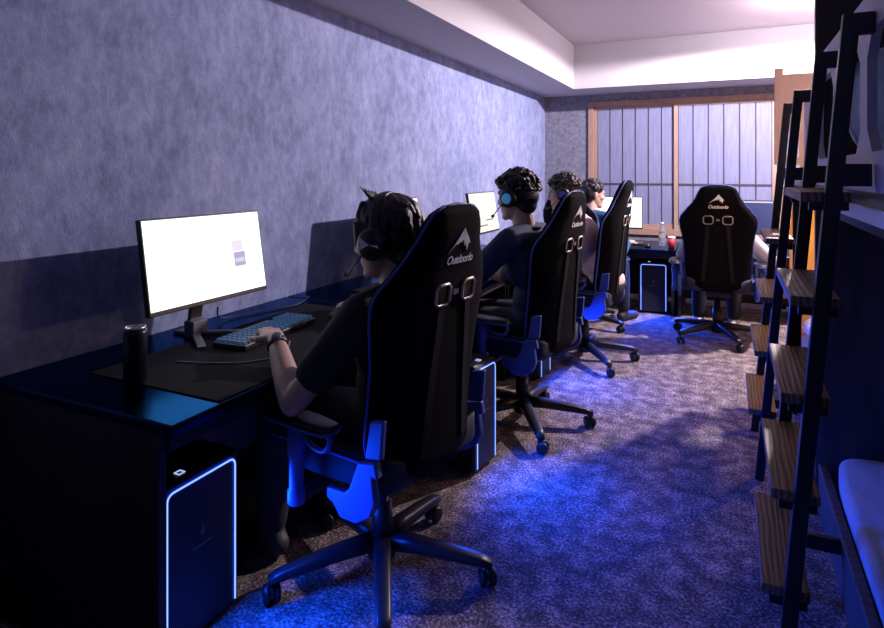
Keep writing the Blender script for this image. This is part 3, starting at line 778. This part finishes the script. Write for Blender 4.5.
# ------------------------------------------------------------------ bunk beds on the right
BX = .32
def oct_hole_panel(cells, z0, z1, x0, x1, hy, hz):
    """guard board in the plane X: each cell is a (y0,y1,hole?) stretch with an octagonal opening"""
    b = bmesh.new()
    for y0, y1, hole in cells:
        if not hole: bx(b, x0, x1, y0, y1, z0, z1); continue
        yc, zc = (y0+y1)/2, (z0+z1)/2; c = .06
        o = [(-hy,-hz+c),(-hy+c,-hz),(hy-c,-hz),(hy,-hz+c),(hy,hz-c),(hy-c,hz),(-hy+c,hz),(-hy,hz-c)]
        o = [(yc+u,zc+v) for u,v in o]
        r = [(y0,zc-hz+c),(yc-hy+c,z0),(yc+hy-c,z0),(y1,zc-hz+c),(y1,zc+hz-c),(yc+hy-c,z1),(yc-hy+c,z1),(y0,zc+hz-c)]
        corner = {0:(y0,z0),2:(y1,z0),4:(y1,z1),6:(y0,z1)}
        for k in range(8):
            poly = [o[k], r[k]] + ([corner[k]] if k in corner else []) + [r[(k+1)%8], o[(k+1)%8]]
            prism(b, poly, lambda u,v,s: (s,u,v), x0, x1)
    return b
# bunk near the camera
bk = thing('bunk_bed', 'near bunk bed with lilac guard board and dark lower bay at the right edge', 'bunk bed', (BX,1.55,0), 0, 'bunk beds')
Y0, Y1 = .20, 2.83
def L(b, dy=1.55): bmesh.ops.translate(b, verts=b.verts, vec=(-BX,-dy,0)); return b
obj('upper_platform', L(box(BX+.012, RX-.005, Y0, Y1, 1.19, 1.255)), M_dark, bk)
obj('platform_edge', L(box(BX-.012, BX+.012, Y0, Y1, 1.222, 1.262)), M_edge, bk, bevel=.002)
obj('lower_rail', L(box(BX-.006, BX+.02, Y0, Y1, 1.262, 1.30)), M_black, bk)
obj('guard_board', L(oct_hole_panel([(Y0,.88,False),(.88,1.38,True),(1.38,1.90,True),(1.90,2.38,True),(2.38,Y1,True)], 1.30, 1.80, BX-.004, BX+.018, .205, .15)), M_panel, bk)
obj('lower_base', L(box(BX+.03, RX-.01, Y0, 2.81, 0, .16)), M_dark, bk)
obj('lower_side_board', L(box(BX, BX+.03, Y0, 2.81, 0, .19)), M_darkwood, bk, bevel=.004)
obj('end_post', L(box(BX, BX+.05, Y0, Y0+.05, 0, 1.80)), M_black, bk)
struct('wall_partition', box(BX-.006, RX-.005, 2.835, 2.875, 0, CZ-.002), M_darkwood, 'dark full height partition between the two bunk beds', 'partition')
# far bunk
fb = thing('bunk_bed', 'far bunk bed with warm lit golden wood lower bay behind the ladders', 'bunk bed', (BX,3.72,0), 0, 'bunk beds')
L2 = lambda b: L(b, 3.72)
obj('upper_platform', L2(box(BX+.012, RX-.005, 2.88, 4.58, 1.19, 1.255)), M_dark, fb)
obj('platform_edge', L2(box(BX-.012, BX+.012, 2.88, 4.58, 1.222, 1.262)), M_edge, fb, bevel=.002)
obj('guard_board', L2(oct_hole_panel([(2.88,3.27,True)], 1.27, 1.70, BX-.004, BX+.018, .12, .13)), M_panel, fb)
eb = bmesh.new(); e0, e1 = 4.585, 4.615
bx(eb, .32, RX-.01, e0, e1, 1.62, 2.0); bx(eb, .415, RX-.01, e0, e1, 1.45, 1.62); bx(eb, .32, RX-.01, e0, e1, 1.40, 1.45); bx(eb, .42, RX-.01, e0, e1, 1.19, 1.40)
obj('upper_end_board', L2(eb), M_peach, fb)
obj('lower_end_board', L2(box(.36, RX-.01, e0, e1, 0, 1.12)), M_orange, fb)
obj('end_post', L2(box(.272, .322, 4.57, 4.63, 1.40, 2.04)), M_peach, fb, bevel=.003)
obj('back_board', L2(box(RX-.03, RX-.01, 2.88, 4.58, .2, 1.19)), M_orange, fb)
obj('lower_base', L2(box(BX+.02, RX-.03, 2.88, 4.58, 0, .16)), M_darkwood, fb)
obj('middle_post', L2(box(BX, BX+.04, 3.86, 3.90, .0, 1.19)), M_black, fb)
# bedding
def mattress(name, x0, x1, y0, y1, z0, z1, m, label, cat):
    xc_, yc_, hx, hy = (x0+x1)/2, (y0+y1)/2, (x1-x0)/2, (y1-y0)/2
    rg = []
    for k, s in ((0,.97),(.2,1),(.8,1),(1,.96)):
        rg.append([(xc_+hx*s*c, yc_+hy*s*d, z0+(z1-z0)*k) for c, d in sup(40, 12)])
    return tag(obj(name, loft(bmesh.new(), rg), m, None, True), label, cat)
mattress('mattress', BX+.035, RX-.03, .25, 2.80, .162, .26, M_sheet, 'blue grey mattress on the near lower bunk at bottom right corner', 'mattress')
mattress('mattress', BX+.05, RX-.04, 2.9, 4.56, .162, .30, M_sheet, 'mattress on the far lower bunk behind the ladder rungs', 'mattress')
mattress('mattress', BX+.03, RX-.02, .25, 2.82, 1.257, 1.36, M_sheet, 'mattress on the near upper bunk behind the guard board', 'mattress')
mattress('mattress', BX+.03, RX-.02, 2.9, 4.56, 1.257, 1.36, M_sheet, 'mattress on the far upper bunk', 'mattress')
def soft(name, c, r, m, label, cat, seed, lumps=10):
    k = Clay(); rn = random.Random(seed); k.ball((0,0,0), r)
    for _ in range(lumps):
        a, e = rn.uniform(0,2*pi), rn.uniform(-.3,1)
        k.ball((r[0]*.65*cos(a), r[1]*.65*sin(a), r[2]*.55*e), (r[0]*.4, r[1]*.4, r[2]*.45))
    o = k.build(name, m, None, .02, 3); o.location = c
    return tag(o, label, cat)
soft('folded_duvet', (.50,2.38,1.56), (.15,.25,.20), M_duvet, 'bunched pale blue duvet seen through the guard board opening', 'duvet', 3)
soft('pillow', (.62,4.25,.40), (.22,.28,.085), M_pillow, 'white pillow on the far lower bunk in warm light', 'pillow', 5, 4)

# ladders
def make_ladder(label, y0, y1, zt, treads):
    xf, xt = .118, .268
    t = thing('bunk_ladder', label, 'ladder', ((xf+xt)/2,(y0+y1)/2,0), 0, 'black bunk ladders with wood treads')
    cx, cy = (xf+xt)/2, (y0+y1)/2
    def X(z): return xf+(xt-xf)*z/zt - cx
    up = Vector((0,1,0))
    for y in (y0-cy, y1-cy):
        b = bmesh.new(); bar(b, (X(0),y,0), (X(zt),y,zt), .036, .030, Vector((0,1,0))); st = obj('stile', b, M_black, t, bevel=.003)
        h = bmesh.new(); bx(h, X(zt)-.016, BX-.005-cx, y-.0145, y+.0145, zt-.052, zt); obj('top_hook', h, M_black, st, bevel=.003)
        fb_ = bmesh.new(); bx(fb_, X(.16)-.0, BX-.002-cx, y-.012, y+.012, .135, .18); obj('foot_bracket', fb_, M_black, st, bevel=.003)
        k = bmesh.new(); bx(k, X(1.34)-.0, BX-.012-cx, y-.0145, y+.0145, 1.315, 1.37); obj('lower_bracket', k, M_black, st, bevel=.003)
    for z in treads:
        x = X(z); b = bmesh.new(); bx(b, x-.068, x+.042, y0-cy+.013, y1-cy-.013, z-.026, z)
        td = obj('tread', b, M_wood, t, bevel=.003)
        for y in (y0-cy+.020, y1-cy-.020):
            s = bmesh.new(); bx(s, x-.05, x+.035, y-.007, y+.007, z-.046, z-.026); obj('tread_bracket', s, M_black, td)
    return t
make_ladder('near black ladder with dark wood treads leaning on the near bunk', 1.75, 2.27, 1.735, [.285,.535,.785,1.035,1.30])
make_ladder('far black ladder with wood treads leaning on the far bunk', 2.98, 3.53, 1.70, [.30,.56,.80,1.06])

# ------------------------------------------------------------------ lights
def light(name, kind, loc, energy, color, size=.1, target=None, **kw):
    d = bpy.data.lights.new(name, kind); d.energy = energy; d.color = color
    if kind == 'AREA': d.size = size
    else: d.shadow_soft_size = size
    o = bpy.data.objects.new(name, d); COL.objects.link(o); o.location = loc
    if target: o.rotation_euler = (Vector(loc)-Vector(target)).to_track_quat('Z','Y').to_euler()
    return o
LP = (.68,5.45,2.60)
t = thing('ceiling_lamp', 'small round ceiling lamp above the far end of the bunks', 'lamp', (LP[0],LP[1],CZ))
obj('lamp_base', lathe(bmesh.new(), [(.11,-.001),(.11,-.025),(.09,-.03)], 28), M_white, t, True)
obj('diffuser', lathe(bmesh.new(), [(.085,-.03),(.08,-.055),(.05,-.072),(.01,-.076)], 28), M_glasslamp, t, True)
light('ceiling_lamp_glow', 'POINT', LP, 58, (1,.87,.98), .05)
sp = light('ceiling_lamp_light', 'SPOT', LP, 530, (1,.84,.89), .025)
sp.data.spot_size = R(178); sp.data.spot_blend = .10
light('end_board_fill_light', 'POINT', (.95,3.75,1.58), 26, (1,.70,.60), .04)  # added warm fill that brightens the upper end board, no lamp there
light('bunk_lamp_light', 'POINT', (.80,4.0,1.0), 26, (1,.62,.25), .05)
light('blue_fill_light', 'AREA', (.1,-1.2,2.1), 3.2, (.30,.36,.9), 1.4, (-.6,2.5,.6))  # added dim blue fill from behind the camera, not a known lamp
w = bpy.data.worlds.new('night'); S.world = w; w.use_nodes = True
w.node_tree.nodes['Background'].inputs[0].default_value = (.10,.12,.4,1)
w.node_tree.nodes['Background'].inputs[1].default_value = .006

# ------------------------------------------------------------------ camera
cd = bpy.data.cameras.new('camera'); cd.sensor_width = 36; cd.lens = 600/884*36
cd.shift_y = -142/884; cd.clip_start = .02
co = bpy.data.objects.new('camera', cd); COL.objects.link(co)
co.location = (0,0,1.35); co.rotation_euler = (R(90),0,R(25.6)); S.camera = co
S.view_settings.view_transform = 'Standard'; S.view_settings.look = 'None'
S.view_settings.exposure = 0; S.view_settings.gamma = 1; S.view_settings.use_curve_mapping = False
